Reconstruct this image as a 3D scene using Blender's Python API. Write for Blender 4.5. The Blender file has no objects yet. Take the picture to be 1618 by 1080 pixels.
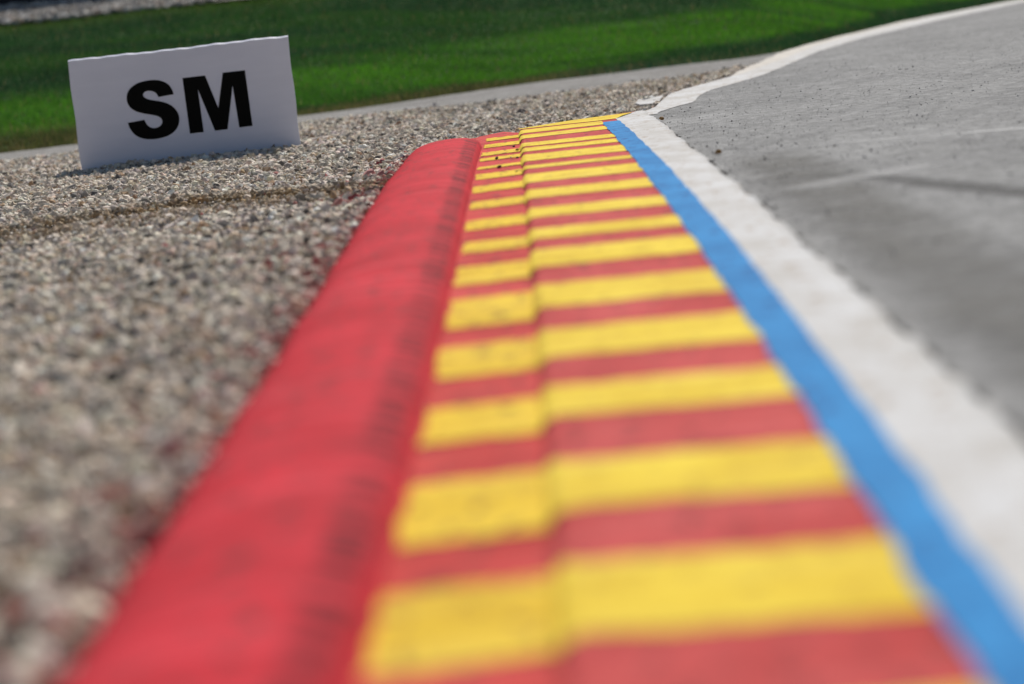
import bpy, math, random
import numpy as np
from mathutils import Vector, Matrix
from mathutils.geometry import tessellate_polygon

rng = np.random.default_rng(7)
random.seed(7)
sc = bpy.context.scene
col = sc.collection
R = math.radians

# ------------------------------------------------------------------ camera
CAM_H = 0.48
PITCH, ROLL = R(6.7356), R(6.5)
cd = bpy.data.cameras.new('camera')
cam = bpy.data.objects.new('camera', cd)
col.objects.link(cam)
F = Vector((0, math.cos(PITCH), -math.sin(PITCH)))
R0 = Vector((1, 0, 0))
U0 = Vector((0, math.sin(PITCH), math.cos(PITCH)))
Rt = R0 * math.cos(ROLL) - U0 * math.sin(ROLL)
Up = R0 * math.sin(ROLL) + U0 * math.cos(ROLL)
mw = Matrix((Rt, Up, -F)).transposed().to_4x4()
mw.translation = (0, 0, CAM_H)
cam.matrix_world = mw
cd.sensor_width = 36.0
cd.lens = 100.0
cd.clip_start = 0.05
cd.clip_end = 6000
cd.dof.use_dof = True
cd.dof.focus_distance = 10.7
cd.dof.aperture_fstop = 2.65
sc.camera = cam

# ------------------------------------------------------------------ light
SUN_EL, SUN_AZ = R(45), R(12)          # azimuth from +Y towards +X
w = bpy.data.worlds.new('World')
sc.world = w
w.use_nodes = True
wn = w.node_tree
sky = wn.nodes.new('ShaderNodeTexSky')
sky.sky_type = 'NISHITA'
sky.sun_disc = False
sky.sun_elevation = SUN_EL
sky.sun_rotation = SUN_AZ
sky.air_density = 1.0
sky.dust_density = 0.6
bg = wn.nodes['Background']
bg.inputs['Strength'].default_value = 0.052
wn.links.new(sky.outputs[0], bg.inputs['Color'])
sd = bpy.data.lights.new('sun', 'SUN')
sd.energy = 5.0
sd.angle = R(0.55)
sd.color = (1.0, 0.955, 0.89)
sun = bpy.data.objects.new('sun', sd)
col.objects.link(sun)
sdir = Vector((math.cos(SUN_EL) * math.sin(SUN_AZ), math.cos(SUN_EL) * math.cos(SUN_AZ), math.sin(SUN_EL)))
sun.rotation_euler = sdir.to_track_quat('Z', 'Y').to_euler()
sun.location = sdir * 40
sc.view_settings.view_transform = 'Standard'
sc.view_settings.look = 'None'
sc.view_settings.exposure = 0.15
sc.view_settings.gamma = 1.0
sc.view_settings.use_curve_mapping = False


# ------------------------------------------------------------------ helpers
def vnoise(x, y, seed=0):
    """smooth 2-D value noise in 0..1"""
    x = np.asarray(x, float); y = np.asarray(y, float)
    xi = np.floor(x).astype(np.int64); yi = np.floor(y).astype(np.int64)
    fx = x - xi; fy = y - yi
    fx = fx * fx * (3 - 2 * fx); fy = fy * fy * (3 - 2 * fy)

    def hsh(a, b):
        n = (a * 374761393 + b * 668265263 + seed * 974711) & 0x7fffffff
        n = ((n ^ (n >> 13)) * 1274126177) & 0x7fffffff
        n = (n ^ (n >> 16)) & 0x7fffffff
        return (n % 100003) / 100003.0
    a = hsh(xi, yi); b = hsh(xi + 1, yi); c = hsh(xi, yi + 1); d = hsh(xi + 1, yi + 1)
    return (a * (1 - fx) + b * fx) * (1 - fy) + (c * (1 - fx) + d * fx) * fy


def fbm(x, y, seed=0, o=3):
    s = 0; a = .5; t = 0
    for k in range(o):
        s = s + a * vnoise(np.asarray(x) * 2 ** k, np.asarray(y) * 2 ** k, seed + k * 17); t += a; a *= .5
    return s / t


def sstep(a, b, x):
    t = np.clip((np.asarray(x, float) - a) / (b - a), 0, 1)
    return t * t * (3 - 2 * t)


def tag(o, label=None, cat=None, group=None, kind=None):
    if label: o['label'] = label
    if cat: o['category'] = cat
    if group: o['group'] = group
    if kind: o['kind'] = kind
    return o


def empty(name, loc=(0, 0, 0)):
    o = bpy.data.objects.new(name, None)
    o.empty_display_size = .1
    o.location = loc
    col.objects.link(o)
    return o


def link(name, me, mat=None, parent=None):
    o = bpy.data.objects.new(name, me)
    if mat and not me.materials: me.materials.append(mat)
    col.objects.link(o)
    if parent: o.parent = parent
    return o


def poly_obj(name, verts, faces, mat, parent=None, smooth=False, uv=None):
    me = bpy.data.meshes.new(name)
    me.from_pydata([tuple(map(float, v)) for v in verts], [], faces)
    if uv is not None:
        l = me.uv_layers.new(name='UVMap')
        vi = np.empty(len(me.loops), np.int32); me.loops.foreach_get('vertex_index', vi)
        l.data.foreach_set('uv', np.asarray(uv, np.float32)[vi].ravel())
    if smooth:
        me.polygons.foreach_set('use_smooth', [True] * len(me.polygons))
    me.update()
    return link(name, me, mat, parent)


def grid_obj(name, X, Y, Z, mat, parent=None, uv=None, smooth=True):
    """arrays [rows, cols]; normals up when rows run along +Y and cols along +X"""
    n, m = X.shape
    V = np.stack([X, Y, Z], -1).reshape(-1, 3)
    i = np.arange((n - 1) * m).reshape(n - 1, m)[:, :-1].ravel()
    Fc = np.stack([i, i + 1, i + 1 + m, i + m], 1)
    me = bpy.data.meshes.new(name)
    me.vertices.add(len(V)); me.vertices.foreach_set('co', V.astype(np.float32).ravel())
    me.loops.add(Fc.size); me.loops.foreach_set('vertex_index', Fc.astype(np.int32).ravel())
    me.polygons.add(len(Fc)); me.polygons.foreach_set('loop_start', np.arange(0, Fc.size, 4, dtype=np.int32))
    if uv is not None:
        l = me.uv_layers.new(name='UVMap')
        l.data.foreach_set('uv', np.stack(uv, -1).reshape(-1, 2)[Fc.ravel()].astype(np.float32).ravel())
    me.polygons.foreach_set('use_smooth', np.full(len(Fc), smooth))
    me.update(calc_edges=True)
    return link(name, me, mat, parent)


def tri_obj(name, V, T, colr, mat, parent=None):
    me = bpy.data.meshes.new(name)
    me.vertices.add(len(V)); me.vertices.foreach_set('co', V.astype(np.float32).ravel())
    me.loops.add(T.size); me.loops.foreach_set('vertex_index', T.astype(np.int32).ravel())
    me.polygons.add(len(T)); me.polygons.foreach_set('loop_start', np.arange(0, T.size, 3, dtype=np.int32))
    if colr is not None:
        a = me.attributes.new('Col', 'FLOAT_COLOR', 'POINT')
        a.data.foreach_set('color', np.concatenate([colr, np.ones((len(colr), 1))], 1).astype(np.float32).ravel())
    me.polygons.foreach_set('use_smooth', np.zeros(len(T), bool))
    me.update(calc_edges=True)
    return link(name, me, mat, parent)


# ------------------------------------------------------------------ materials
class NT:
    def __init__(s, name, rough=.8, spec=.25):
        s.m = bpy.data.materials.new(name); s.m.use_nodes = True
        s.t = s.m.node_tree; s.b = s.t.nodes['Principled BSDF']
        s.b.inputs['Roughness'].default_value = rough
        s.b.inputs['Specular IOR Level'].default_value = spec

    def n(s, t, **k):
        x = s.t.nodes.new(t)
        for a, v in k.items(): setattr(x, a, v)
        return x

    def l(s, a, b): s.t.links.new(a, b)

    def coord(s, kind='Object', scale=(1, 1, 1), rot=(0, 0, 0)):
        c = s.n('ShaderNodeTexCoord'); mp = s.n('ShaderNodeMapping')
        mp.inputs['Scale'].default_value = scale; mp.inputs['Rotation'].default_value = rot
        s.l(c.outputs[kind], mp.inputs['Vector']); return mp.outputs[0]

    def noise(s, co, scale, detail=3, rough=.55, dist=0):
        x = s.n('ShaderNodeTexNoise'); x.inputs['Scale'].default_value = scale
        x.inputs['Detail'].default_value = detail; x.inputs['Roughness'].default_value = rough
        x.inputs['Distortion'].default_value = dist
        s.l(co, x.inputs['Vector']); return x.outputs['Fac']

    def ramp(s, fac, a, b, lo=0., hi=1.):
        x = s.n('ShaderNodeMapRange', interpolation_type='SMOOTHSTEP')
        x.inputs['From Min'].default_value = a; x.inputs['From Max'].default_value = b
        x.inputs['To Min'].default_value = lo; x.inputs['To Max'].default_value = hi
        s.l(fac, x.inputs['Value']); return x.outputs[0]

    def mul(s, a, b, op='MULTIPLY'):
        x = s.n('ShaderNodeMath', operation=op)
        for i, v in enumerate((a, b)):
            if isinstance(v, (int, float)): x.inputs[i].default_value = v
            else: s.l(v, x.inputs[i])
        return x.outputs[0]

    def mix(s, fac, a, b, mode='MIX'):
        x = s.n('ShaderNodeMix', data_type='RGBA', blend_type=mode)
        if isinstance(fac, (int, float)): x.inputs[0].default_value = fac
        else: s.l(fac, x.inputs[0])
        for i, v in ((6, a), (7, b)):
            if isinstance(v, tuple): x.inputs[i].default_value = (*v, 1)
            else: s.l(v, x.inputs[i])
        return x.outputs[2]

    def color(s, c):
        if isinstance(c, tuple): s.b.inputs['Base Color'].default_value = (*c, 1)
        else: s.l(c, s.b.inputs['Base Color'])

    def bump(s, h, dist=.002, strength=1.):
        x = s.n('ShaderNodeBump'); x.inputs['Distance'].default_value = dist
        x.inputs['Strength'].default_value = strength
        s.l(h, x.inputs['Height']); s.l(x.outputs[0], s.b.inputs['Normal'])


def paint(name, base, light, dark, grime=.35, streak=.5, rough=.62, hump=False, scuff=(.1, .03, .03), chips=0.):
    """weathered paint on broom-finished concrete; UV = (metres across, metres along)"""
    k = NT(name, .85, .06)
    uv = k.coord('UV')
    st = k.coord('UV', (2.4, 15, 1))                 # streaks running across the kerb
    st2 = k.coord('UV', (5, 120, 1))
    big = k.noise(k.coord('UV', (5, 3.2, 1)), 1.0, 6, .68)
    s1 = k.noise(st, 1.0, 7, .72, .25)
    s2 = k.noise(st2, 1.0, 3, .6)
    spk = k.noise(uv, 75, 3, .65)
    c = k.mix(k.ramp(big, .33, .68), dark, base)
    c = k.mix(k.mul(k.ramp(s1, .45, .75), streak), c, light)
    c = k.mix(k.mul(k.ramp(s2, .55, .8), .25 * streak + .1), c, dark)
    c = k.mix(k.mul(k.ramp(spk, .56, .70), grime), c, scuff)
    fl = k.noise(k.coord('UV', (30, 14, 1)), 1.0, 4, .62)
    c = k.mix(k.mul(k.ramp(fl, .57, .65), min(grime * 2.0, .9)), c, scuff)
    ln = k.noise(k.coord('UV', (4, 170, 1)), 1.0, 2, .5, .15)
    c = k.mix(k.mul(k.ramp(ln, .60, .70), grime), c, scuff)
    if chips:
        for sc_, sz, cc_ in (((16, 9, 1), .20, (.035, .022, .018)), ((34, 20, 1), .24, (.09, .05, .025))):
            cv = k.n('ShaderNodeTexVoronoi'); cv.inputs['Scale'].default_value = 1.0
            k.l(k.coord('UV', sc_), cv.inputs['Vector'])
            sc3 = k.n('ShaderNodeSeparateColor'); k.l(cv.outputs['Color'], sc3.inputs[0])
            pick = k.ramp(sc3.outputs[0], .62, .64)
            c = k.mix(k.mul(k.mul(k.ramp(cv.outputs['Distance'], sz * .5, sz, 1, 0), pick), chips), c, cc_)
    if hump:
        sp = k.n('ShaderNodeSeparateXYZ'); k.l(uv, sp.inputs[0])
        a = k.ramp(sp.outputs[0], -.056, -.036); b = k.ramp(sp.outputs[0], -.013, -.004, 1, 0)
        band = k.mul(a, b)
        gr = k.noise(k.coord('UV', (2.0, 22, 1)), 1.0, 2, .5, .25)
        pt = k.noise(k.coord('UV', (1, 3.1, 1)), 1.0, 2, .5)
        fac = k.mul(k.mul(band, k.ramp(gr, .46, .52)), k.ramp(pt, .3, .5, .75, 1.))
        c = k.mix(fac, c, (.15, .007, .012))
        bl_ = k.noise(k.coord('UV', (9, 2.2, 1)), 1.0, 5, .65)
        c = k.mix(k.mul(k.ramp(bl_, .56, .70), .5), c, (.30, .012, .02))
    k.color(c)
    hgt = k.mul(k.mul(s2, .6), k.mul(spk, .5), 'ADD')
    k.bump(k.mul(hgt, k.mul(s1, .5), 'ADD'), .0022, .8)
    return k.m


M = {}
M['hump'] = paint('crimson_paint', (.52, .020, .034), (.62, .070, .090), (.39, .012, .021), .5, .85, .6, True)
M['red_outer'] = paint('faded_red_paint', (.50, .075, .072), (.62, .15, .145), (.38, .038, .036), .4, .6)
M['red'] = paint('red_paint', (.53, .058, .052), (.64, .13, .12), (.38, .030, .027), .4, .6, chips=.75)
M['yellow'] = paint('yellow_paint', (.74, .56, .055), (.80, .65, .17), (.60, .41, .028), .3, .6, .6, scuff=(.30, .17, .03))
M['yellow_inner'] = paint('worn_yellow_paint', (.72, .50, .035), (.79, .60, .12), (.56, .36, .024), .45, .6, .6, scuff=(.22, .11, .03), chips=.85)
M['blue'] = paint('blue_paint', (.038, .235, .52), (.07, .30, .58), (.022, .155, .38), .4, .55, .6, scuff=(.02, .06, .2))
M['white'] = paint('white_paint', (.54, .545, .555), (.60, .605, .615), (.42, .405, .385), .5, .6, .65, scuff=(.33, .27, .22))


def asphalt_mat(name, a, b, dirt):
    k = NT(name, .95, .06)
    co = k.coord('Object')
    big = k.noise(co, 1.1, 7, .75, .2)
    sm = k.noise(k.coord('Object', (1.5, .55, 1), (0, 0, R(18))), 1.7, 5, .65, .8)
    mid = k.noise(co, 11, 5, .7)
    fine = k.noise(co, 260, 2, .6)
    grit = k.n('ShaderNodeTexVoronoi'); grit.inputs['Scale'].default_value = 150
    k.l(co, grit.inputs['Vector'])
    c = k.mix(k.ramp(big, .34, .64), a, b)
    c = k.mix(k.mul(k.ramp(sm, .50, .70), .45), c, (.38, .38, .38))
    sm2 = k.noise(k.coord('Object', (.9, 1.6, 1), (0, 0, R(-24))), 2.3, 8, .8, .5)
    c = k.mix(k.mul(k.ramp(sm2, .56, .74), .6), c, (.42, .42, .42))
    sm3 = k.noise(k.coord('Object', (1, 1.3, 1), (0, 0, R(40))), 3.1, 8, .8, .3)
    c = k.mix(k.mul(k.ramp(sm3, .55, .75), .55), c, dirt)
    c = k.mix(k.mul(k.ramp(mid, .52, .72), .45), c, dirt)
    c = k.mix(k.mul(k.ramp(fine, .45, .7), .6), c, dirt)
    frac = k.noise(co, 26, 8, .85)
    c = k.mix(k.mul(k.ramp(frac, .50, .60), .65), c, (.10, .10, .10))
    c = k.mix(k.mul(k.ramp(frac, .38, .49, 1, 0), .6), c, (.42, .42, .415))
    spots = k.noise(co, 38, 2, .5)
    c = k.mix(k.mul(k.ramp(spots, .69, .73), .85), c, (.03, .03, .03))
    c = k.mix(k.mul(k.ramp(grit.outputs['Distance'], .0, .28, 1, 0), .4), c, (.48, .47, .45))
    k.color(c)
    k.bump(k.mul(grit.outputs['Distance'], k.mul(mid, .8), 'ADD'), .004, .7)
    return k.m


M['asphalt'] = asphalt_mat('runoff_asphalt', (.215, .215, .215), (.285, .284, .282), (.11, .11, .11))
M['service'] = asphalt_mat('service_asphalt', (.20, .192, .185), (.255, .245, .235), (.12, .112, .10))

k = NT('dirt', .95, .1)
co = k.coord('Object')
k.color(k.mix(k.ramp(k.noise(co, 30, 4), .35, .65), (.030, .025, .02), (.085, .07, .055)))
k.bump(k.noise(co, 60, 4), .01)
M['dirt'] = k.m

k = NT('gravel_bed', .95, .1)
co = k.coord('Object')
vo = k.n('ShaderNodeTexVoronoi'); vo.inputs['Scale'].default_value = 62; k.l(co, vo.inputs['Vector'])
vs = k.n('ShaderNodeSeparateColor'); k.l(vo.outputs['Color'], vs.inputs[0])
c = k.mix(vs.outputs[0], (.38, .34, .295), (.62, .575, .52))
c = k.mix(k.ramp(vs.outputs[1], .78, .86), c, (.10, .095, .09))
c = k.mix(k.ramp(vo.outputs['Distance'], .3, .75), c, (.09, .08, .07))
k.color(c)
k.bump(k.mul(vo.outputs['Distance'], -1.), .012)
M['bed'] = k.m

k = NT('gravel_stone', .9, .12)
at = k.n('ShaderNodeAttribute', attribute_name='Col')
co = k.coord('Object')
c = k.mix(k.ramp(k.noise(co, 180, 3), .4, .7, 0, .35), at.outputs['Color'], (.16, .14, .12))
k.color(c)
M['stone'] = k.m

k = NT('grass_soil', .95, .1)
co = k.coord('Object')
c = k.mix(k.ramp(k.noise(co, 2.2, 5), .35, .65), (.018, .062, .010), (.036, .100, .012))
c = k.mix(k.ramp(k.noise(co, 45, 3), .45, .7, 0, .5), c, (.03, .035, .012))
k.color(c)
k.bump(k.noise(co, 90, 3), .03)
M['soil'] = k.m

k = NT('grass_blade', .55, .3)
at = k.n('ShaderNodeAttribute', attribute_name='Col')
k.color(at.outputs['Color'])
tr = k.n('ShaderNodeBsdfTranslucent'); mx = k.n('ShaderNodeMixShader'); mx.inputs[0].default_value = .35
k.l(at.outputs['Color'], tr.inputs['Color'])
k.l(k.b.outputs[0], mx.inputs[1]); k.l(tr.outputs[0], mx.inputs[2])
k.l(mx.outputs[0], k.t.nodes['Material Output'].inputs['Surface'])
M['blade'] = k.m

k = NT('board_plastic', .5, .4)
c = k.mix(k.ramp(k.noise(k.coord('Object', (1, 1, 6)), 3, 4), .3, .75, 0, 1), (.69, .705, .83), (.655, .67, .795))
k.color(c)
M['board'] = k.m
k = NT('black_vinyl', .6, .08)
k.color((.002, .002, .002))
M['vinyl'] = k.m
k = NT('rubber_belt', .7, .3)
k.color(k.mix(k.noise(k.coord('Object', (1, 1, 3)), 4, 4), (.008, .009, .014), (.02, .021, .028)))
M['belt'] = k.m
k = NT('tyre_rubber', .8, .3)
k.color((.012, .012, .013))
M['tyre'] = k.m
k = NT('concrete', .9, .2)
co = k.coord('Object')
k.color(k.mix(k.ramp(k.noise(co, 9, 5), .3, .7), (.42, .385, .34), (.56, .53, .49)))
k.bump(k.noise(co, 80, 4), .004)
M['concrete'] = k.m
k = NT('straw', .8, .2)
at = k.n('ShaderNodeAttribute', attribute_name='Col'); k.color(at.outputs['Color'])
M['straw'] = k.m


def mark_mat(name, c, dens, scale):
    """worn rubber or dust film: patchy, thinner towards its edges (UV.x 0..1 across)"""
    k = NT(name, .8, .2); k.color(c)
    uv = k.coord('UV'); sp = k.n('ShaderNodeSeparateXYZ'); k.l(uv, sp.inputs[0])
    e = k.mul(k.ramp(sp.outputs[0], 0, .4), k.ramp(sp.outputs[0], .6, 1, 1, 0))
    e2 = k.mul(k.ramp(sp.outputs[1], 0, .25), k.ramp(sp.outputs[1], .9, 1, 1, 0))
    nz = k.ramp(k.noise(k.coord('Object'), scale, 4, .65), .3, .65, .35, 1)
    k.l(k.mul(k.mul(k.mul(e, e2), nz), dens), k.b.inputs['Alpha'])
    return k.m


M['rubber_mark'] = mark_mat('rubber_mark', (.025, .025, .027), .8, 18)
M['joint_mark'] = mark_mat('joint_mark', (.50, .50, .50), .75, 6)
M['grime_mark'] = mark_mat('grime_mark', (.09, .087, .08), .6, 7)
M['dust_mark'] = mark_mat('dust_mark', (.48, .48, .48), .45, 9)

# ------------------------------------------------------------------ plan curves (metres)
P = {'L0': (.000331, .000101, .007059, -.366555), 'L1': (.000187, -.000177, .011764, -.089817),
     'L2': (.000029, -.000171, .012032, .073227), 'L3': (-.000033, -.001208, .018057, .375153),
     'L4': (.00002, -.001651, .018149, .444096), 'L5': (-.000778, .018417, .557412)}


def LX(kx, Y):
    """x of a kerb line at Y, straight beyond the surveyed stretch"""
    Y = np.asarray(Y, float); c = P[kx]; a, b = 2.1, 10.8
    Yc = np.clip(Y, a, b)
    return np.polyval(c, Yc - 6) + np.polyval(np.polyder(c), Yc - 6) * (Y - Yc)


WL_R = np.array([(.60, 10.2), (.645, 11.05), (.70, 11.45), (.79, 11.75), (.865, 11.95), (.945, 12.6), (1.05, 13.14), (1.23, 13.69), (1.42, 14.38), (1.62, 15.3), (2.05, 17.32), (2.61, 19.35), (3.5, 21.84), (4.86, 25.37), (9.5, 36.), (22, 62)])
WL_L = np.array([(.52, 11.2), (.63, 11.55), (.71, 11.95), (.80, 12.75), (.86, 13.2), (.95, 13.6), (1.08, 14.0), (1.20, 14.4), (1.36, 14.9), (1.55, 15.75), (1.74, 16.55), (2.18, 18.6), (2.72, 20.5), (3.72, 23.5), (5.0, 26.4), (9.4, 36.6), (21.9, 62.5)])
BASE = np.array([(-200, -30), (-40, 5.), (-12, 13.9), (-5, 16.3), (-2.9, 17.05), (-.8, 17.85), (.3, 19.1), (1.2, 19.3), (1.75, 19.4), (2.2, 19.9), (2.6, 20.8), (3.55, 23.6), (4.9, 26.9), (9.2, 37), (21.5, 63.5), (60, 140), (200, 420)])
STRIP = np.array([(-200, -31.9), (-40, 3.1), (-12, 12.2), (-5, 14.75), (-2.64, 15.42), (-.74, 16.02), (.24, 16.45), (1.27, 16.9), (1.9, 17.9)])


def base_y(x): return np.interp(x, BASE[:, 0], BASE[:, 1])
def strip_y(x): return np.interp(x, STRIP[:, 0], STRIP[:, 1])
def wl_right(Y): return np.interp(Y, WL_R[:, 1], WL_R[:, 0])
def wl_left(Y): return np.interp(Y, WL_L[:, 1], WL_L[:, 0])


def bank_z(x, Y):
    d = Y - base_y(x)
    up = np.where(d > 0, .1 * (np.sqrt(d * d + .25) - .5), 0)
    up = np.minimum(up, 1.25 + .0 * d)
    return -.075 + up * 1.02 + np.where(d > 0, .025 * sstep(0, .5, d), 0)


# ------------------------------------------------------------------ ground, one sheet to the horizon
xs = np.unique(np.concatenate([np.linspace(-2500, -60, 14), np.linspace(-60, -12, 17), np.linspace(-12, 14, 105), np.linspace(14, 60, 20), np.linspace(60, 2500, 14)]))
ys = np.unique(np.concatenate([np.linspace(-2500, -40, 12), np.linspace(-40, 14, 20), np.linspace(14, 34, 110), np.linspace(34, 120, 30), np.linspace(120, 3500, 16)]))
X, Y = np.meshgrid(xs, ys)
Z = bank_z(X, Y) - .03 + .05 * (fbm(X * .7, Y * .7, 3) - .5) * (Y > base_y(X) + .6)
g = grid_obj('ground', X, Y, Z, M['soil'])
tag(g, 'grass covered ground rising into a low bank', 'ground', kind='structure')


# ------------------------------------------------------------------ gravel trap bed
RUT = np.array([(-3.4, 8.15), (-2.2, 8.35), (-1.51, 8.62), (-1.23, 8.87), (-.96, 9.2), (-.61, 9.12), (-.40, 9.05)])
RUT2 = np.array([(-3.6, 9.3), (-2.4, 9.6), (-1.4, 9.9), (-.7, 10.0), (-.42, 9.95)])


def path_dist(x, y, pth):
    d = np.full(np.shape(x), 1e9)
    for (x0, y0), (x1, y1) in zip(pth[:-1], pth[1:]):
        vx, vy = x1 - x0, y1 - y0
        t = np.clip(((x - x0) * vx + (y - y0) * vy) / (vx * vx + vy * vy), 0, 1)
        d = np.minimum(d, np.hypot((x - x0 - t * vx) * 1.0, (y - y0 - t * vy)))
    return d


def gravel_z(x, y):
    z = -.052 + .030 * (fbm(x * .9, y * .55, 21) - .5) + .016 * (fbm(x * 4, y * 3, 31, 2) - .5)
    d = path_dist(x, y, RUT) + .06 * (vnoise(x * 6, y * 6, 5) - .5)
    z = z - .010 * np.exp(-(d / .12) ** 2) + .016 * np.exp(-((d - .22) / .1) ** 2)
    z = z + .022 * np.exp(-((x + 1.40) / .55) ** 2 - ((y - 12.66) / .13) ** 2)
    # level beside the kerb and behind its end
    near = np.exp(-(np.clip(LX('L0', y) - x, 0, 9) / .10) ** 2) * (y < 11)
    z = z * (1 - near) + near * -.046
    return z


xs = np.concatenate([np.linspace(-30, -4, 20), np.linspace(-3.8, 1.4, 131)])
ts = np.linspace(0, 1, 240)
X = np.repeat(xs[None], 240, 0)
Y = -25 + (strip_y(X) - .16 + 25) * (1 - (1 - ts[:, None]) ** 1.6)
Z = np.where(X > -4, gravel_z(X, Y), -.052) - .006
# dips under the kerb and the asphalt, which carry their own surfaces
Z = np.where((X > LX('L0', Y) + .04) & (Y < 11.2), -.07, Z)
Z = np.where(X > wl_left(np.maximum(Y, 11.2)) - .02, -.07, Z)
g = grid_obj('gravel_trap', X, Y, Z, M['bed'])
tag(g, 'bed of the gravel trap left of the kerb', 'gravel', kind='structure')

# ------------------------------------------------------------------ service road strip behind the gravel
xs = np.concatenate([np.linspace(-60, -6, 28), np.linspace(-5.8, 2.2, 160)])
jag = .10 * (fbm(xs * 3, xs * 0, 41) - .5) + .05 * (fbm(xs * 14, xs * 0, 42) - .5)
jag2 = .22 * (fbm(xs * 2.2, xs * 0, 43) - .5) + .10 * (fbm(xs * 11, xs * 0, 44) - .5)
n = 24
t = np.linspace(0, 1, n)[:, None]
lo = np.minimum(strip_y(xs) - .34 + jag, base_y(xs) - .3); hi = base_y(xs) + .02 + jag2
X = np.repeat(xs[None], n, 0); Y = lo * (1 - t) + hi * t
Z = np.full(X.shape, -.058) + .004 * (fbm(X * 2, Y * 2, 45) - .5)
g = grid_obj('service_road', X, Y, Z, M['service'])
tag(g, 'narrow grey service road between gravel and grass', 'road', kind='structure')

# ------------------------------------------------------------------ asphalt run-off right of the kerb
ysA = np.concatenate([np.linspace(-30, 1.0, 20), np.arange(1.05, 26, .03), np.linspace(26.1, 62, 40)])
ragged = lambda y, s: .020 * (fbm(y * 7, y * 0, s) - .5) + .010 * (fbm(y * 26, y * 0, s + 5, 2) - .5)
left = np.where(ysA < 10.9, LX('L5', ysA) + .013 + ragged(ysA, 51) + .013 * sstep(.3, .75, fbm(ysA * 14, ysA * 0, 57)), np.minimum(wl_left(np.maximum(ysA, 11.2)) + .01, 99))
bl = sstep(10.75, 11.3, ysA)
left = np.where(ysA < 11.3, (LX('L5', ysA) + .013 + ragged(ysA, 51) + .013 * sstep(.3, .75, fbm(ysA * 14, ysA * 0, 57))) * (1 - bl) + (wl_right(ysA) - .05) * bl, left)
fr = np.array([0, .004, .01, .02, .035, .06, .1, .16, .25, .4, .65, 1.]) 
X = left[:, None] + fr[None] * (70 - left[:, None])
Y = np.repeat(ysA[:, None], len(fr), 1)
Z = np.full(X.shape, -.014)
Z[:, 0] = np.where(ysA < 11, -.020, -.0145)
g = grid_obj('asphalt_runoff', X, Y, Z, M['asphalt'])
tag(g, 'grey worn asphalt run-off area right of the kerb', 'asphalt', kind='structure')
# dirt-filled joint between kerb and asphalt
yj = np.arange(.5, 11.4, .05)
Xj = np.stack([LX('L5', yj) - .05, LX('L5', yj) + .07], 1); Yj = np.stack([yj, yj], 1)
g = grid_obj('dirt_joint', Xj, Yj, np.full(Xj.shape, -.030), M['dirt'])
tag(g, kind='structure')

# white edge line continuing past the kerb end, with its wavy free-hand bulge
yy = np.concatenate([np.arange(11.25, 26, .03), np.linspace(26.2, 62, 60)])
a = wl_left(yy) + .3 * ragged(yy, 61); b = wl_right(yy) + .8 * ragged(yy, 65)
b = np.maximum(b, a + .04)
t = np.linspace(0, 1, 5)[None]
X = a[:, None] * (1 - t) + b[:, None] * t; Y = np.repeat(yy[:, None], 5, 1)
g = grid_obj('white_edge_line', X, Y, np.full(X.shape, -.0124), M['white'], uv=(X, Y))
tag(g, 'hand painted white line bordering the asphalt beyond the kerb', 'line', kind='structure')

# bare concrete strip left of the white line
yy = np.arange(14.3, 60, .1)
wd = np.interp(yy, [14.3, 15.5, 18, 22, 60], [.02, .12, .20, .22, .25])
X = np.stack([wl_left(yy) - wd + .04 * (fbm(yy * 3, yy * 0, 71) - .5), wl_left(yy) + .02], 1)
g = grid_obj('concrete_strip', X, np.stack([yy, yy], 1), np.stack([np.full(yy.shape, -.022)] * 2, 1), M['concrete'])
tag(g, 'pale concrete strip beside the white line', 'concrete', kind='structure')


def ribbon(name, pth, wid, z, mat, label):
    pth = np.array(pth, float); n = 60
    d = np.r_[0, np.cumsum(np.hypot(*np.diff(pth, axis=0).T))]
    s = np.linspace(0, d[-1], n)
    x = np.interp(s, d, pth[:, 0]); y = np.interp(s, d, pth[:, 1])
    for _ in range(6):
        x[1:-1] = (x[:-2] + x[1:-1] + x[2:]) / 3; y[1:-1] = (y[:-2] + y[1:-1] + y[2:]) / 3
    tx, ty = np.gradient(x), np.gradient(y); q = np.hypot(tx, ty); nx, ny = ty / q, -tx / q
    wv = wid * (.8 + .5 * fbm(s * 4, s * 0, 81))
    t = np.linspace(-.5, .5, 5)[None]
    X = x[:, None] + nx[:, None] * wv[:, None] * t; Y = y[:, None] + ny[:, None] * wv[:, None] * t
    o = grid_obj(name, X, Y, np.full(X.shape, z), mat, uv=(np.repeat(t + .5, n, 0), np.repeat(s[:, None] / d[-1], 5, 1)))
    return tag(o, label, 'mark', kind='structure')


ribbon('tyre_mark', [(.60, 6.95), (.75, 7.0), (.87, 6.72), (.98, 6.15), (1.10, 5.55), (1.3, 4.7), (1.6, 3.4)], .13, -.0132, M['rubber_mark'], 'dark curved tyre mark on the asphalt')
ribbon('dust_mark', [(.66, 6.45), (.78, 6.62), (.9, 6.72), (1.05, 6.85)], .22, -.0128, M['dust_mark'], 'pale dusty smear on the asphalt')
ribbon('pale_joint', [(.62, 8.30), (.9, 8.12), (1.2, 7.95), (1.5, 7.76), (2.2, 7.4), (4, 6.4)], .09, -.0130, M['joint_mark'], 'thin pale line across the asphalt')

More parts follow.
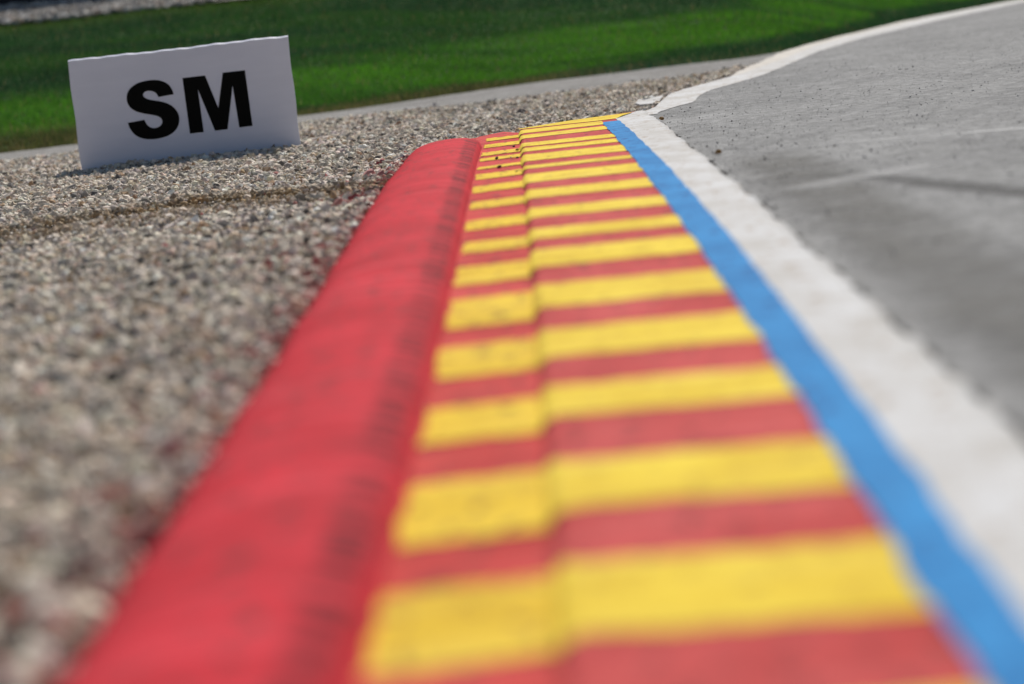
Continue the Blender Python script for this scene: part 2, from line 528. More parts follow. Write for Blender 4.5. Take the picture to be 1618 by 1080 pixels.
M['scuff_mark'] = mark_mat('scuff_mark', (.40, .40, .40), .22, 4)
for k_, pth in enumerate(([(1.05, 9.0), (1.25, 9.7), (1.6, 10.6), (2.1, 11.4)], [(1.5, 8.6), (1.55, 9.4), (1.8, 10.4), (2.3, 11.6)], [(.85, 9.3), (1.2, 9.45), (1.7, 9.4)],
                          [(1.7, 11.0), (2.2, 12.4), (2.9, 14.0)], [(1.1, 7.5), (1.35, 8.3), (1.75, 8.9)], [(1.3, 13.0), (1.9, 12.8), (2.6, 12.9)])):
    ribbon('scuff_mark', pth, .10 + .05 * (k_ % 3), -.0136 + .00005 * k_, M['scuff_mark'], 'faint pale curved scuff on the asphalt')
ribbon('grime_film', [(.74, 1.5), (.69, 3.0), (.70, 4.0), (.72, 5.0), (.74, 6.0), (.76, 7.2), (.76, 8.2)], .30, -.0134, M['grime_mark'], 'dark grime on the asphalt along the white band')
# ------------------------------------------------------------------ the kerb
kerb = empty('kerb', (0, 6, 0))
tag(kerb, 'red and yellow striped race track kerb with blue and white bands', 'kerb')
KP = Vector((0, 6, 0))
EX = np.array([(-.40, 10.15), (-.30, 10.30), (-.20, 10.85), (-.11, 11.02), (-.03, 11.10), (.085, 11.30), (.105, 11.30), (.112, 11.03), (.13, 11.05), (.33, 11.26), (.65, 11.42), (.8, 11.5)])


def yend(x): return np.interp(x, EX[:, 0], EX[:, 1])
def warp(x, s):
    """the far end of the kerb is cut on the skew"""
    return np.where(s > 10.3, 10.3 + (s - 10.3) * (yend(x) - 10.3) / .7, s)


S = np.concatenate([np.linspace(-4, 1.6, 30), np.arange(1.62, 11.0, .02), [11.0]])


def strip_grid(name, cols, zs, mat, parent, S=S, ref='L2', ends=True):
    """cols: list of functions S->x ; zs: list of heights or functions"""
    X = np.stack([c(S) for c in cols], 1)
    Sg = np.repeat(S[:, None], X.shape[1], 1)
    Y = warp(X, Sg)
    Z = np.stack([(z(S) if callable(z) else np.full(S.shape, z)) for z in zs], 1)
    if ends:   # turn the far end down into the ground
        X = np.vstack([X, X[-1:]]); Y = np.vstack([Y, Y[-1:] + .004]); Z = np.vstack([Z, np.full((1, Z.shape[1]), -.09)])
        Sg = np.vstack([Sg, Sg[-1:] + .05])
    U = X - LX(ref, np.minimum(Sg, 11))
    o = grid_obj(name, X, Y, Z, mat, uv=(U, Sg))
    o.parent = parent
    o.matrix_parent_inverse = Matrix.Translation(-KP)
    return o


wob = lambda s, sd, a: a * (fbm(s * 6, s * 0, sd) - .5) + a * .6 * (fbm(s * 25, s * 0, sd + 3, 2) - .5)
# outer strip (wide, carries the yellow stripes, blue and white bands); its left edge is a small riser
o = strip_grid('outer_strip',
               [lambda s: LX('L2', s) - .016 + wob(s, 1, .004), lambda s: LX('L2', s) - .006 + wob(s, 1, .004), lambda s: LX('L2', s) + .003,
                lambda s: .5 * (LX('L2', s) + LX('L3', s)), lambda s: LX('L3', s), lambda s: LX('L4', s), lambda s: LX('L5', s) - .02,
                lambda s: LX('L5', s) - .004 + ragged(s, 51), lambda s: LX('L5', s) + .002 + ragged(s, 51)],
               [-.018, -.003, 0, 0, 0, 0, 0, -.002, -.05], M['red_outer'], kerb)
# inner strip, 15 mm lower
S_in = S
o = strip_grid('inner_strip',
               [lambda s: LX('L1', s) - .045, lambda s: LX('L1', s) - .02, lambda s: LX('L1', s) + .01, lambda s: .5 * (LX('L1', s) + LX('L2', s)), lambda s: LX('L2', s) - .014],
               [-.02, -.0155, -.015, -.015, -.0155], M['red'], kerb)
# apron behind the hump end
S_ap = np.arange(9.95, 11.0001, .05)
o = strip_grid('end_apron', [lambda s: LX('L0', s) + .03, lambda s: LX('L0', s) + .08, lambda s: LX('L1', s) - .08, lambda s: LX('L1', s) - .04],
               [-.05, -.022, -.018, -.018], M['red'], kerb, S=S_ap)
# the rounded hump
S_h = np.concatenate([np.linspace(-4, 1.6, 40), np.arange(1.62, 10.2, .012), 10.2 + .10 * np.sin(np.linspace(0, 1, 22) * math.pi / 2)])
hf = np.where(S_h < 10.2, 1., np.sqrt(np.clip(1 - ((S_h - 10.2) / .10) ** 2, 0, 1)))
tt = np.array([0, .03, .07, .13, .2, .28, .37, .47, .57, .67, .755, .81, .85, .885, .925, .97, 1.0])
zz = np.array([-.085, -.058, -.032, -.010, .005, .015, .0215, .0255, .0278, .0285, .0272, .0252, .0228, .0196, .0155, .0085, -.0175])
Lh, Rh = LX('L0', S_h) - .012 + wob(S_h, 11, .014), LX('L1', S_h) + .003
mid = .55 * Rh + .45 * Lh
nar = .92 + .08 * hf
Lh = mid + (Lh - mid) * nar; Rh2 = Rh
X = Lh[:, None] + (Rh2 - Lh)[:, None] * tt[None]
Y = np.repeat(S_h[:, None], len(tt), 1)
Z = -.085 + (zz[None] + .085) * (.25 + .75 * hf[:, None]) * np.where(hf[:, None] > 0, 1, 1)
bumpz = .0010 * (fbm(Y * 2.1, X * 1.5, 13) - .5) + .0008 * (fbm(Y * 22, X * 3, 14, 2) - .5)
Z = Z + bumpz * np.interp(tt, [0, .15, .3, .8, .92, 1], [0, 1, 1, 1, .3, 0])[None]
# vertical closing edge at the far end
X = np.vstack([X, X[-1:]]); Y = np.vstack([Y, Y[-1:] + .01]); Z = np.vstack([Z, np.full((1, len(tt)), -.09)])
o = grid_obj('hump', X, Y, Z, M['hump'], uv=(X - LX('L1', np.minimum(Y, 10.8)), Y))
o.parent = kerb; o.matrix_parent_inverse = Matrix.Translation(-KP)
o['label'] = 'rounded crimson hump along the gravel side'

# yellow stripes: (near Y, far Y) on the crease line
YW = [(11.20, 11.02), (10.872, 10.560), (10.432, 10.153), (9.848, 9.585), (9.501, 9.255), (9.073, 8.687), (8.455, 8.281), (8.033, 7.634), (7.346, 7.009), (6.680, 6.362), (6.057, 5.778), (5.538, 5.162), (4.844, 4.464), (4.174, 3.822), (3.546, 3.270), (2.960, 2.659), (2.413, 2.111), (1.87, 1.58), (1.3, 1.0)]
YN = [(10.848, 10.620), (10.368, 10.123), (9.824, 9.603), (9.450, 9.270), (8.959, 8.825), (8.573, 8.315), (8.000, 7.735), (7.361, 7.111), (6.721, 6.446), (6.066, 5.817), (5.497, 5.148), (4.883, 4.453), (4.198, 3.851), (3.555, 3.271), (2.997, 2.654), (2.432, 2.134), (1.9, 1.6), (1.33, 1.03)]


def stripe(y1, y0, cl, cr, z, m, seed, riser=False, nx=26):
    t = np.linspace(0, 1, nx)
    rows = 8
    yl = LX(cl, np.linspace(y0, y1, rows)); xr = LX(cr, np.linspace(y0, y1, rows))
    if cl == 'L1': yl = yl + .008 + .010 * (vnoise(np.linspace(y0, y1, rows) * 30, 0, seed) - .5); xr = xr - .016
    if cl == 'L2': yl = yl + .001; xr = xr + .004
    X = yl[:, None] * (1 - t) + xr[:, None] * t
    xm = LX(cl, .5 * (y0 + y1))
    e0 = .022 * (fbm(t * 5, t * 0, seed) - .5) + .012 * (fbm(t * 17, t * 0, seed + 1, 2) - .5)
    e1 = .022 * (fbm(t * 5, t * 0, seed + 2) - .5) + .012 * (fbm(t * 17, t * 0, seed + 3, 2) - .5)
    v = np.linspace(0, 1, rows)[:, None]
    xo = X - (LX('L2', np.full_like(X, .5 * (y0 + y1))))
    Yg = (y0 + e0[None]) * (1 - v) + (y1 + e1[None]) * v + m * xo
    Zg = np.full(X.shape, z)
    o = grid_obj('yellow_stripe', X, Yg, Zg, M['yellow'] if cl == 'L2' else M['yellow_inner'], uv=(X - LX('L2', Yg) + seed * .37, Yg))
    o.parent = kerb; o.matrix_parent_inverse = Matrix.Translation(-KP)
    return o


for i, (a, b) in enumerate(YW):
    if i == 0: continue
    st_ = stripe(a - .01, b + .01, 'L2', 'L3', .0014, -.18 if b < 9.8 else 0., 100 + i * 7)
    # paint carried down the riser
    y0, y1 = b, a
    ry = np.linspace(y0, y1, 9)
    X = np.stack([LX('L2', ry) - .0165 + wob(ry, 1, .004), LX('L2', ry) - .0075 + wob(ry, 1, .004), LX('L2', ry) + .0035], 1)
    o = grid_obj('riser_paint', X, np.stack([ry] * 3, 1), np.stack([np.full(9, -.0125), np.full(9, -.0005), np.full(9, .0013)], 1), M['yellow'], uv=(X, np.stack([ry] * 3, 1)))
    o.parent = st_
for i, (a, b) in enumerate(YN):
    stripe(a, b, 'L1', 'L2', -.0132, .28 if b > 6 else .05, 300 + i * 7)
# the last yellow stripe, following the skew end of the kerb
t = np.linspace(0, 1, 40)
xa = .118 + t * .455
e1 = yend(xa) - .03 - .02 * sstep(.6, 1, t); e0 = np.interp(xa, [.118, .30, .43, .50, .575], [10.955, 10.945, 10.92, 10.95, 11.27]) + .014 * (fbm(t * 9, t * 0, 77) - .5)
X = np.stack([xa, xa, xa]); Y = np.stack([e0, .5 * (e0 + e1), e1])
o = grid_obj('yellow_stripe', X, Y, np.full(X.shape, .0014), M['yellow'], uv=(X, Y))
o.parent = kerb; o.matrix_parent_inverse = Matrix.Translation(-KP)

# blue and white bands
Sb = np.concatenate([np.linspace(-4, 1.6, 30), np.arange(1.62, 10.72, .02)])
X = np.stack([LX('L3', Sb) + wob(Sb, 21, .010), .5 * (LX('L3', Sb) + LX('L4', Sb)), LX('L4', Sb) + wob(Sb, 24, .007)], 1)
Y = np.repeat(Sb[:, None], 3, 1)
o = grid_obj('blue_band', X, Y, np.full(X.shape, .0028), M['blue'], uv=(X - LX('L3', Y), Y))
o.parent = kerb; o.matrix_parent_inverse = Matrix.Translation(-KP)
Sw = np.concatenate([np.linspace(-4, 1.6, 30), np.arange(1.62, 11.0, .02), [11.0]])
la = np.where(Sw < 10.73, LX('L4', Sw) - .004 + wob(Sw, 24, .006), np.interp(Sw, [10.73, 10.86, 11.0], [.493, .53, .60]))
rb = LX('L5', Sw) - .0005 + ragged(Sw, 51)
X = la[:, None] * (1 - np.linspace(0, 1, 4)[None]) + rb[:, None] * np.linspace(0, 1, 4)[None]
Y = warp(X, np.repeat(Sw[:, None], 4, 1))
Zw = np.full(X.shape, .0014); Zw[:, 3] = -.0006
# skirt down the outer edge
X = np.hstack([X, X[:, 3:] + .007]); Y = np.hstack([Y, Y[:, 3:]]); Zw = np.hstack([Zw, np.full((len(Sw), 1), -.04)])
o = grid_obj('white_band', X, Y, Zw, M['white'], uv=(X - LX('L4', np.minimum(Y, 11)), Y))
o.parent = kerb; o.matrix_parent_inverse = Matrix.Translation(-KP)

# broken white-painted concrete lump between kerb end and line
PT = [(.69, 13.12), (.72, 13.42), (.77, 13.62), (.855, 13.70), (.835, 13.42), (.79, 13.04), (.74, 12.86), (.69, 12.77)]
n = len(PT)
vv = [(x, y, -.034 + .006 * math.sin(i * 2.1)) for i, (x, y) in enumerate(PT)] + [(x + random.uniform(-.02, .02), y + random.uniform(-.04, .04), -.075) for x, y in PT]
ff = [list(range(n))[::-1]] + [[i, (i + 1) % n, n + (i + 1) % n, n + i] for i in range(n)]
o = poly_obj('concrete_lump', vv, ff, M['white'], uv=[(v[0], v[1]) for v in vv])
tag(o, 'low white-painted concrete lump in the gravel behind the kerb end', 'concrete')

# ------------------------------------------------------------------ the SM board
sign = empty('marker_board', (-1.3415, 12.84, -.05))
tag(sign, 'white marker board with black letters SM standing in the gravel', 'sign')
BW, BH, BT = .993, .60, .012
nx, nz = 60, 24
def board_front(u, v):
    return 0.0
vs_, fs = [], []
for s in (0, 1):
    for j in range(nz + 1):
        for i in range(nx + 1):
            u, v = i / nx, j / nz
            zt = BH * v - .10
            if j == nz:
                zt += .004 if s else -.003
                zt += .0015 * math.sin(u * 9 + .5) + .0012 * math.sin(u * 31) + .001 * math.sin(u * 77)
            x = (u - .5) * BW + (.0018 * math.sin(v * 14) if i in (0, nx) else 0)
            vs_.append((x, board_front(u, v) + s * BT, zt))
idx = lambda s, j, i: s * (nx + 1) * (nz + 1) + j * (nx + 1) + i
for j in range(nz):
    for i in range(nx):
        fs.append((idx(0, j, i), idx(0, j, i + 1), idx(0, j + 1, i + 1), idx(0, j + 1, i)))
        fs.append((idx(1, j, i), idx(1, j + 1, i), idx(1, j + 1, i + 1), idx(1, j, i + 1)))
for i in range(nx):
    fs.append((idx(0, nz, i), idx(0, nz, i + 1), idx(1, nz, i + 1), idx(1, nz, i)))
    fs.append((idx(0, 0, i + 1), idx(0, 0, i), idx(1, 0, i), idx(1, 0, i + 1)))
for j in range(nz):
    fs.append((idx(0, j + 1, 0), idx(1, j + 1, 0), idx(1, j, 0), idx(0, j, 0)))
    fs.append((idx(0, j, nx), idx(1, j, nx), idx(1, j + 1, nx), idx(0, j + 1, nx)))
poly_obj('panel', vs_, fs, M['board'], sign)
SO = [(.4573, .3004), (.4532, .3205), (.4406, .3442), (.4214, .3603), (.3971, .3703), (.3698, .3745), (.3355, .3736), (.3004, .3674), (.2704, .3522), (.2517, .3315), (.244, .3072), (.2457, .2818), (.2576, .2594), (.281, .2418), (.3116, .2298), (.3447, .2203), (.3693, .2124), (.385, .2012), (.3908, .1867), (.3845, .1718), (.369, .1619), (.3473, .1602), (.3291, .1687), (.3181, .1827), (.3108, .2017), (.2351, .1964), (.2411, .1707), (.2567, .1435), (.2801, .1251), (.313, .1136), (.3556, .1103), (.3993, .1161), (.4311, .1292), (.4544, .1496), (.4664, .1755), (.4686, .2047), (.4594, .2289), (.4429, .2497), (.4173, .2662), (.3867, .2775), (.3536, .2865), (.3313, .2959), (.3195, .3099), (.3251, .3226), (.34, .3279), (.3589, .3256), (.375, .3174), (.3829, .3064), (.387, .2954)]
MO = [(.5056, .368), (.6085, .368), (.6498, .2165), (.689, .3712), (.7903, .3712), (.7938, .1196), (.7333, .1196), (.7266, .3095), (.6798, .1174), (.6223, .1174), (.5685, .3098), (.5709, .1168), (.5082, .1168)]


def smooth_outline(pts, sharp):
    """Catmull-Rom through pts, keeping the listed corners sharp"""
    out = []; n = len(pts)
    for i in range(n):
        p0, p1, p2, p3 = (np.array(pts[(i + q) % n]) for q in (-1, 0, 1, 2))
        if i in sharp: p0 = p1
        if (i + 1) % n in sharp: p3 = p2
        for t in (0, .25, .5, .75):
            out.append(.5 * (2 * p1 + (p2 - p0) * t + (2 * p0 - 5 * p1 + 4 * p2 - p3) * t ** 2 + (3 * p1 - 3 * p2 - p0 + p3) * t ** 3))
    return out


def letter(outline, lab):
    pts = [Vector((p[0] * BW - BW / 2, p[1], 0)) for p in outline]
    tris = tessellate_polygon([pts])
    n = len(pts)
    vv = [(p.x, -.0011, p.y) for p in pts] + [(p.x, -.0002, p.y) for p in pts]
    ff = []
    for t in tris:
        nrm = (pts[t[1]] - pts[t[0]]).cross(pts[t[2]] - pts[t[0]]).z
        ff.append(tuple(t) if nrm > 0 else tuple(reversed(t)))
    ff += [(i, n + i, n + (i + 1) % n, (i + 1) % n) for i in range(n)]
    me = bpy.data.meshes.new('letter'); me.from_pydata(vv, [], ff); me.update()
    o = link('letter', me, M['vinyl'], sign); o['label'] = lab
    return o


letter(smooth_outline(SO, {0, 24, 25, 48}), 'black capital letter S')
letter([np.array(p) for p in MO], 'black capital letter M')

# ------------------------------------------------------------------ gravel stones
ph = (1 + 5 ** .5) / 2
ICO = np.array([(-1, ph, 0), (1, ph, 0), (-1, -ph, 0), (1, -ph, 0), (0, -1, ph), (0, 1, ph), (0, -1, -ph), (0, 1, -ph), (ph, 0, -1), (ph, 0, 1), (-ph, 0, -1), (-ph, 0, 1)]) / math.hypot(1, ph)
ICF = np.array([(0, 11, 5), (0, 5, 1), (0, 1, 7), (0, 7, 10), (0, 10, 11), (1, 5, 9), (5, 11, 4), (11, 10, 2), (10, 7, 6), (7, 1, 8), (3, 9, 4), (3, 4, 2), (3, 2, 6), (3, 6, 8), (3, 8, 9), (4, 9, 5), (2, 4, 11), (6, 2, 10), (8, 6, 7), (9, 8, 1)])
PROTO = np.stack([ICO * rng.uniform(.72, 1.18, (12, 1)) + rng.normal(0, .06, (12, 3)) for _ in range(96)])
PAL = np.array([(.56, .53, .49), (.48, .44, .395), (.40, .375, .35), (.60, .56, .50), (.33, .315, .30), (.45, .385, .31), (.33, .235, .16), (.11, .108, .105), (.19, .185, .18), (.52, .43, .37), (.68, .66, .63), (.24, .15, .10)])
PPR = np.array([.22, .16, .10, .15, .06, .08, .045, .065, .065, .05, .06, .008]); PPR = PPR / PPR.sum()


def rand_rot(n):
    q = rng.normal(size=(n, 4)); q /= np.linalg.norm(q, axis=1)[:, None]
    a, b, c, d = q.T
    return np.stack([np.stack([1 - 2 * (c * c + d * d), 2 * (b * c - a * d), 2 * (b * d + a * c)], 1),
                     np.stack([2 * (b * c + a * d), 1 - 2 * (b * b + d * d), 2 * (c * d - a * b)], 1),
                     np.stack([2 * (b * d - a * c), 2 * (c * d + a * b), 1 - 2 * (b * b + c * c)], 1)], 1)


def stones(name, px, py, pz, size, colr):
    n = len(px)
    pr = PROTO[rng.integers(0, 96, n)] * np.stack([size, size * rng.uniform(.6, .95, n), size * rng.uniform(.45, .8, n)], 1)[:, None, :]
    V = np.einsum('nij,nvj->nvi', rand_rot(n), pr) + np.stack([px, py, pz], 1)[:, None, :]
    T = (ICF[None] + (np.arange(n) * 12)[:, None, None]).reshape(-1, 3)
    return tri_obj(name, V.reshape(-1, 3), T, np.repeat(colr, 12, 0), M['stone'])


sp = .0165
gx, gy = np.meshgrid(np.arange(-3.9, 1.7, sp), np.arange(1.7, 17.4, sp))
px = (gx + rng.uniform(-.5, .5, gx.shape) * sp).ravel(); py = (gy + rng.uniform(-.5, .5, gx.shape) * sp).ravel()
keep = px > -(.186 * py + .30)
kerbside = LX('L0', py) - .004
right = np.where(py < 10.3, kerbside, 9.)
inside_end = (px > LX('L0', py)) & (py < yend(px) + .008)
keep &= (px < right) & ~inside_end
wl = np.where(py < 10.6, 9., .60 + (py - 10.9) * .2)
wl = np.where(py < 11.3, wl, wl_left(np.maximum(py, 11.3)) - .015 - .04 * vnoise(py * 9, 0, 91))
keep &= (px < wl)
keep &= py < strip_y(px) + .10 * (fbm(px * 4, py * 2, 92) - .5) + .34 * (rng.random(px.shape) ** 4) - .22
keep &= ~((px > .68) & (px < .87) & (py > 12.75 + 4.2 * np.maximum(px - .69, 0) - .0) & (py < 13.72) & (py < 13.1 + 4 * (px - .68)))
keep &= ~((np.abs(py - 12.845) < .022) & (np.abs(px + 1.3415) < .515))
px, py = px[keep], py[keep]
n = len(px)
size = np.clip(rng.lognormal(math.log(.0098), .40, n), .0045, .026)
rd = path_dist(px, py, RUT) + .10 * (fbm(px * 5, py * 5, 5) - .5)
rutm = np.exp(-(rd / .24) ** 2)
size *= 1 - .35 * rutm
pz = gravel_z(px, py) + size * .15 + rng.uniform(-.003, .006, n)
pz += np.where((py > 10.4) & (px > -.25), -.004, 0)
# keep stones from rising over the kerb edge
colr = PAL[rng.choice(len(PAL), n, p=PPR)] * rng.uniform(.82, 1.15, (n, 1)) * rng.normal(1, .025, (n, 3))
patch = .90 + .2 * fbm(px * 1.3, py * 1.3, 95)
colr *= patch[:, None] * np.array((1.36, 1.28, 1.17))
br = np.clip(rutm * 1.5 * (rng.random(n) < .9) * (.35 + .65 * sstep(.2, .5, fbm(px * 5, py * 3, 96))), 0, .95)
colr = colr * (1 - br[:, None]) + np.array((.46, .32, .17)) * rng.uniform(.25, 1.2, (n, 1)) * br[:, None]
# over-sprayed red paint on the stones next to the kerb
kd = np.where(py < 10.6, LX('L0', py) - px, np.hypot(px + .35, py - 10.5) - .05)
redp = (rng.random(n) < .55 * np.exp(-np.clip(kd, 0, 9) / .05) + .02 * np.exp(-kd / .35))
colr[redp] = colr[redp] * .35 + np.array((.42, .035, .045)) * .65
# darker stones mixed in beside the kerb
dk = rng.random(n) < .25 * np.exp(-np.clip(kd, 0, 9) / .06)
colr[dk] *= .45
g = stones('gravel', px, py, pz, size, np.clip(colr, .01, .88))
tag(g, 'loose grey and beige gravel stones filling the trap', 'gravel', kind='stuff')
print('stones', n)

# gravel on top of the bank
n = 9000
px = rng.uniform(-8.5, -1.5, n); dd = rng.uniform(8.8, 10.6, n); dd += .5 * (fbm(px * 2, dd, 97) - .5)
py = base_y(px) + dd
xs = np.linspace(-40, 14, 160); n2 = 12; t = np.linspace(0, 1, n2)[:, None]
X = np.repeat(xs[None], n2, 0); Y = base_y(xs)[None] + 8.9 + .5 * (fbm(xs * 2, xs * 0, 98) - .5)[None] * (1 - t) + t * 4.6
g = grid_obj('bank_gravel_bed', X, Y, bank_z(X, Y) + .012, M['bed'])
tag(g, 'gravel strip on top of the grass bank', 'gravel', kind='structure')
g = stones('bank_gravel', px, py, bank_z(px, py) + .015, rng.uniform(.014, .045, n), PAL[rng.choice(len(PAL), n, p=PPR)] * rng.uniform(.8, 1.1, (n, 1)))
tag(g, 'pale gravel stones along the top of the grass bank', 'gravel', kind='stuff')

# ------------------------------------------------------------------ grass
N = 330000
d = rng.random(N) ** 1.15 * 9.3
px = rng.uniform(-1, 1, N) * 1.0
px = px * (.19 * (17.5 + d) + 1.1)
px = np.where(px > 0, px * 1.25, px)
edge = .28 * (fbm(px * 2.2, px * 0, 43) - .5) + .16 * (fbm(px * 9, px * 0, 44) - .5)
py = base_y(px) + d + edge * np.exp(-d / .5)
ok = px > -9
px, py, d = px[ok], py[ok], d[ok]; N = len(px)
h = rng.uniform(.014, .034, N) * (1 + .8 * fbm(px * 3, py * 3, 111)) * np.where(d < .35, rng.uniform(.6, 1.9, N), 1)
wd = rng.uniform(.0025, .0055, N)
an = rng.uniform(0, 2 * math.pi, N); la = rng.uniform(0, 2 * math.pi, N); lean = rng.uniform(.1, .8, N) * h
z0 = bank_z(px, py) - .03 + .05 * (fbm(px * .7, py * .7, 3) - .5) * (d > .6)
B0 = np.stack([px - np.cos(an) * wd, py - np.sin(an) * wd, z0 - .004], 1)
B1 = np.stack([px + np.cos(an) * wd, py + np.sin(an) * wd, z0 - .004], 1)
TP = np.stack([px + np.cos(la) * lean, py + np.sin(la) * lean, z0 + h], 1)
V = np.stack([B0, B1, TP], 1).reshape(-1, 3)
T = np.arange(3 * N).reshape(-1, 3)
bright = np.array((.085, .245, .020)); darkg = np.array((.028, .080, .028)); olive = np.array((.125, .135, .038)); dry = np.array((.25, .19, .09)); teal = np.array((.03, .115, .06))
wav = d + 1.3 * (fbm(px * .45, py * .6, 121) - .5) - .1 * px
mb = sstep(.7, 1.3, wav) * (1 - sstep(3.0, 4.4, wav)); mb = mb * np.clip(.15 + 2.0 * (fbm(px * .55, py * 2.2, 122) - .15), .1, 1.1); mb = np.clip(mb, 0, 1)
c = darkg[None] * (1 - mb[:, None]) + bright[None] * mb[:, None]
lt = sstep(.45, .7, fbm(px * .5, py * 1.9, 123)) * sstep(3.5, 4.5, wav) * .32
c = c * (1 - lt[:, None]) + (bright * .75) * lt[:, None]
left_dry = 1 + 1.1 * (1 - sstep(-2.9, -1.3, px))
mo = 1 - sstep(.25, 1.0, d / left_dry + .5 * (fbm(px * 1.5, py * 1.5, 124) - .5) + .12 * np.clip(px, 0, 5)); mt = mo * sstep(.2, 1.2, px)
c = c * (1 - .85 * mo[:, None]) + (olive[None] * (1 - mt[:, None]) + teal[None] * mt[:, None]) * .85 * mo[:, None]
top = sstep(7.6, 8.8, d)[:, None] * .5
c = c * (1 - top) + np.array((.12, .19, .03)) * top
dr = rng.random(N) < .03 + .22 * mo
c[dr] = dry * rng.uniform(.6, 1.2, (dr.sum(), 1))
c *= rng.uniform(.75, 1.25, (N, 1)) * (.72 + .56 * fbm(px * 1.1, py * 2.4, 131, 4))[:, None]
g = tri_obj('grass', V, T, np.repeat(c, 3, 0), M['blade'])
tag(g, 'mown green grass on the bank behind the service road', 'grass', kind='stuff')

# fine grit lying on the asphalt and the service road
n = 9000
gy_ = 4.5 + 16 * rng.random(n) ** .9
gx_ = LX('L5', np.minimum(gy_, 10.9)) + .03 + rng.random(n) ** 1.2 * (.19 * gy_ + .2)
okg = gx_ > np.where(gy_ > 10.6, wl_right(np.maximum(gy_, 10.9)) + .03, 0)
gx_, gy_ = gx_[okg], gy_[okg]; n = len(gx_)
gc_ = np.where(rng.random((n, 1)) < .5, .12, .36) * rng.uniform(.6, 1.3, (n, 1)) * np.array((1, .97, .93))
g = stones('grit', gx_, gy_, np.full(n, -.0135), np.clip(rng.lognormal(math.log(.0016), .45, n), .0008, .006), gc_)
tag(g, 'fine grit scattered over the grey asphalt', 'grit', kind='stuff')

# ------------------------------------------------------------------ dead straw where gravel meets the line
vv, tt_, cc = [], [], []
for (cx, cy) in [(.96, 14.3), (1.08, 14.75), (1.2, 15.3), (.86, 14.0), (1.3, 15.75), (1.02, 15.1), (.78, 14.3), (.62, 14.0), (.9, 14.9), (1.1, 15.6), (.45, 14.2), (.3, 13.4)]:
    for k_ in range(26):
        a_ = random.uniform(0, 6.28); ln = random.uniform(.04, .12); x_ = cx + random.gauss(0, .05); y_ = cy + random.gauss(0, .12)
        up_ = random.uniform(.1, .7); b0 = len(vv)
        if x_ > wl_left(y_) - .02: continue
        dx_, dy_ = math.cos(a_) * ln * (1 - up_ * .6), math.sin(a_) * ln * (1 - up_ * .6)
        px_, py_ = -math.sin(a_) * .0016, math.cos(a_) * .0016
        vv += [(x_ - px_, y_ - py_, -.05), (x_ + px_, y_ + py_, -.05), (x_ + dx_, y_ + dy_, -.04 + ln * up_)]
        tt_.append((b0, b0 + 1, b0 + 2)); sh = random.uniform(.6, 1.2)
        cc += [(.42 * sh, .34 * sh, .22 * sh)] * 3
g = tri_obj('dry_straw', np.array(vv), np.array(tt_), np.array(cc), M['straw'])
tag(g, 'dry straw scattered over the gravel beside the white line', 'straw', kind='stuff')


# ------------------------------------------------------------------ single pebbles lying on the kerb and asphalt
def pebble(x, y, z, s, c, lab):
    v = PROTO[int(rng.integers(0, 96))] * np.array([s, s * .85, s * .6])
    me = bpy.data.meshes.new('pebble')
    me.from_pydata([tuple(q) for q in v], [], [tuple(f) for f in ICF.tolist()])
    a = me.attributes.new('Col', 'FLOAT_COLOR', 'POINT')
    a.data.foreach_set('color', np.tile(np.array((*c, 1.), np.float32), 12))
    o = link('pebble', me, M['stone'])
    o.location = (x, y, z + float(-v[:, 2].min()) - .001)
    o.rotation_euler = (0, 0, random.uniform(0, 6))
    return tag(o, lab, 'pebble', 'pebbles lying on the kerb')


dk_ = (.035, .03, .027); bn_ = (.30, .16, .05)
pebble(.022, 8.742, -.0132, .0095, dk_, 'larger dark pebble nearest the camera on the lower yellow striped strip')
pebble(.018, 9.267, -.0132, .0085, dk_, 'dark pebble behind the larger one, middle of the lower striped strip')
pebble(.084, 9.967, -.015, .006, dk_, 'tiny dark pebble farthest back on the lower striped strip')
pebble(.092, 9.659, -.0132, .008, (.30, .22, .05), 'yellow-brown pebble against the step of the kerb')
pebble(.085, 9.225, -.015, .007, dk_, 'small dark pebble beside the step between the striped strips')
pebble(.065, 9.26, -.0132, .004, (.7, .68, .66), 'tiny white pebble on the lower striped strip')
pebble(.07, 8.442, -.0132, .005, (.25, .2, .1), 'tiny brown pebble near the step on a yellow stripe')
pebble(-.262, 9.92, -.003, .011, (.04, .02, .02), 'dark pebble at the gravel edge of the red hump')
pebble(-.235, 9.62, .008, .008, bn_, 'small orange-brown pebble on the far red hump')
pebble(-.30, 8.3, .000, .006, (.30, .27, .24), 'small grey pebble on the gravel-side slope of the red hump')
pebble(.655, 8.227, -.0145, .013, bn_, 'orange-brown pebble on the asphalt beside the white band')
pebble(.655, 10.72, -.0145, .012, bn_, 'orange-brown pebble in the gap at the far tip of the white band')

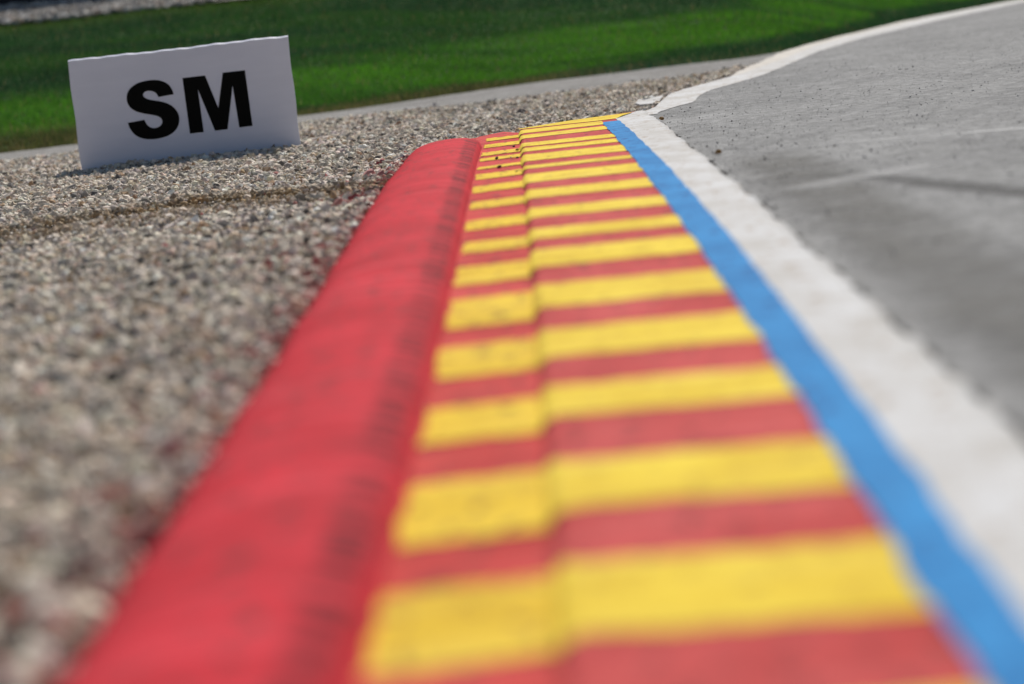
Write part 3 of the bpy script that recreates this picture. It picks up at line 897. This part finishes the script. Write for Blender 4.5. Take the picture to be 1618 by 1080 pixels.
# ------------------------------------------------------------------ tyre barrier at the back
bar = empty('tyre_barrier', (-6.5, float(base_y(-6.5)) + 11.0, 0))
tag(bar, 'black tyre barrier on the gravel above the grass bank', 'barrier')
import bmesh
bm = bmesh.new()
nu, nv = 20, 8
ring = []
for i in range(nu):
    a_ = 2 * math.pi * i / nu; rr = []
    for j in range(nv):
        b_ = 2 * math.pi * j / nv
        q = .23 + .085 * math.cos(b_)
        rr.append(bm.verts.new((q * math.cos(a_), q * math.sin(a_), .095 + .095 * math.sin(b_))))
    ring.append(rr)
for i in range(nu):
    for j in range(nv):
        bm.faces.new((ring[i][j], ring[(i + 1) % nu][j], ring[(i + 1) % nu][(j + 1) % nv], ring[i][(j + 1) % nv]))
tme = bpy.data.meshes.new('tyre'); bm.to_mesh(tme); bm.free(); tme.materials.append(M['tyre'])
ox, oy = bar.location.x, bar.location.y
for i in range(12):
    x_ = -10.2 + i * .64; y_ = float(base_y(x_)) + 11.0
    for j in range(5):
        o = link('tyre', tme, None, bar)
        o.location = (x_ - ox, y_ - oy, float(bank_z(x_, y_)) + .19 * j)
for i in range(4):
    x0, x1 = -10.6 + i * 1.96, -10.6 + i * 1.96 + 1.94
    y0, y1 = float(base_y(x0)) + 10.65, float(base_y(x1)) + 10.65
    z0 = float(bank_z(x0, y0)) - .02
    vv = []
    for dy in (0, .016):
        for a_ in np.linspace(0, 1, 9):
            bow = .015 * math.sin(a_ * 9.4)
            vv += [(x0 + (x1 - x0) * a_ - ox, y0 + (y1 - y0) * a_ + dy + bow - oy, z0), (x0 + (x1 - x0) * a_ - ox, y0 + (y1 - y0) * a_ + dy + bow - oy, z0 + .98)]
    ff = []
    for q in range(8):
        ff += [(2 * q, 2 * q + 2, 2 * q + 3, 2 * q + 1), (18 + 2 * q, 18 + 2 * q + 1, 18 + 2 * q + 3, 18 + 2 * q + 2),
               (2 * q + 1, 2 * q + 3, 18 + 2 * q + 3, 18 + 2 * q + 1)]
    ff += [(0, 1, 19, 18), (16, 34, 35, 17)]
    poly_obj('belt_panel', vv, ff, M['belt'], bar)
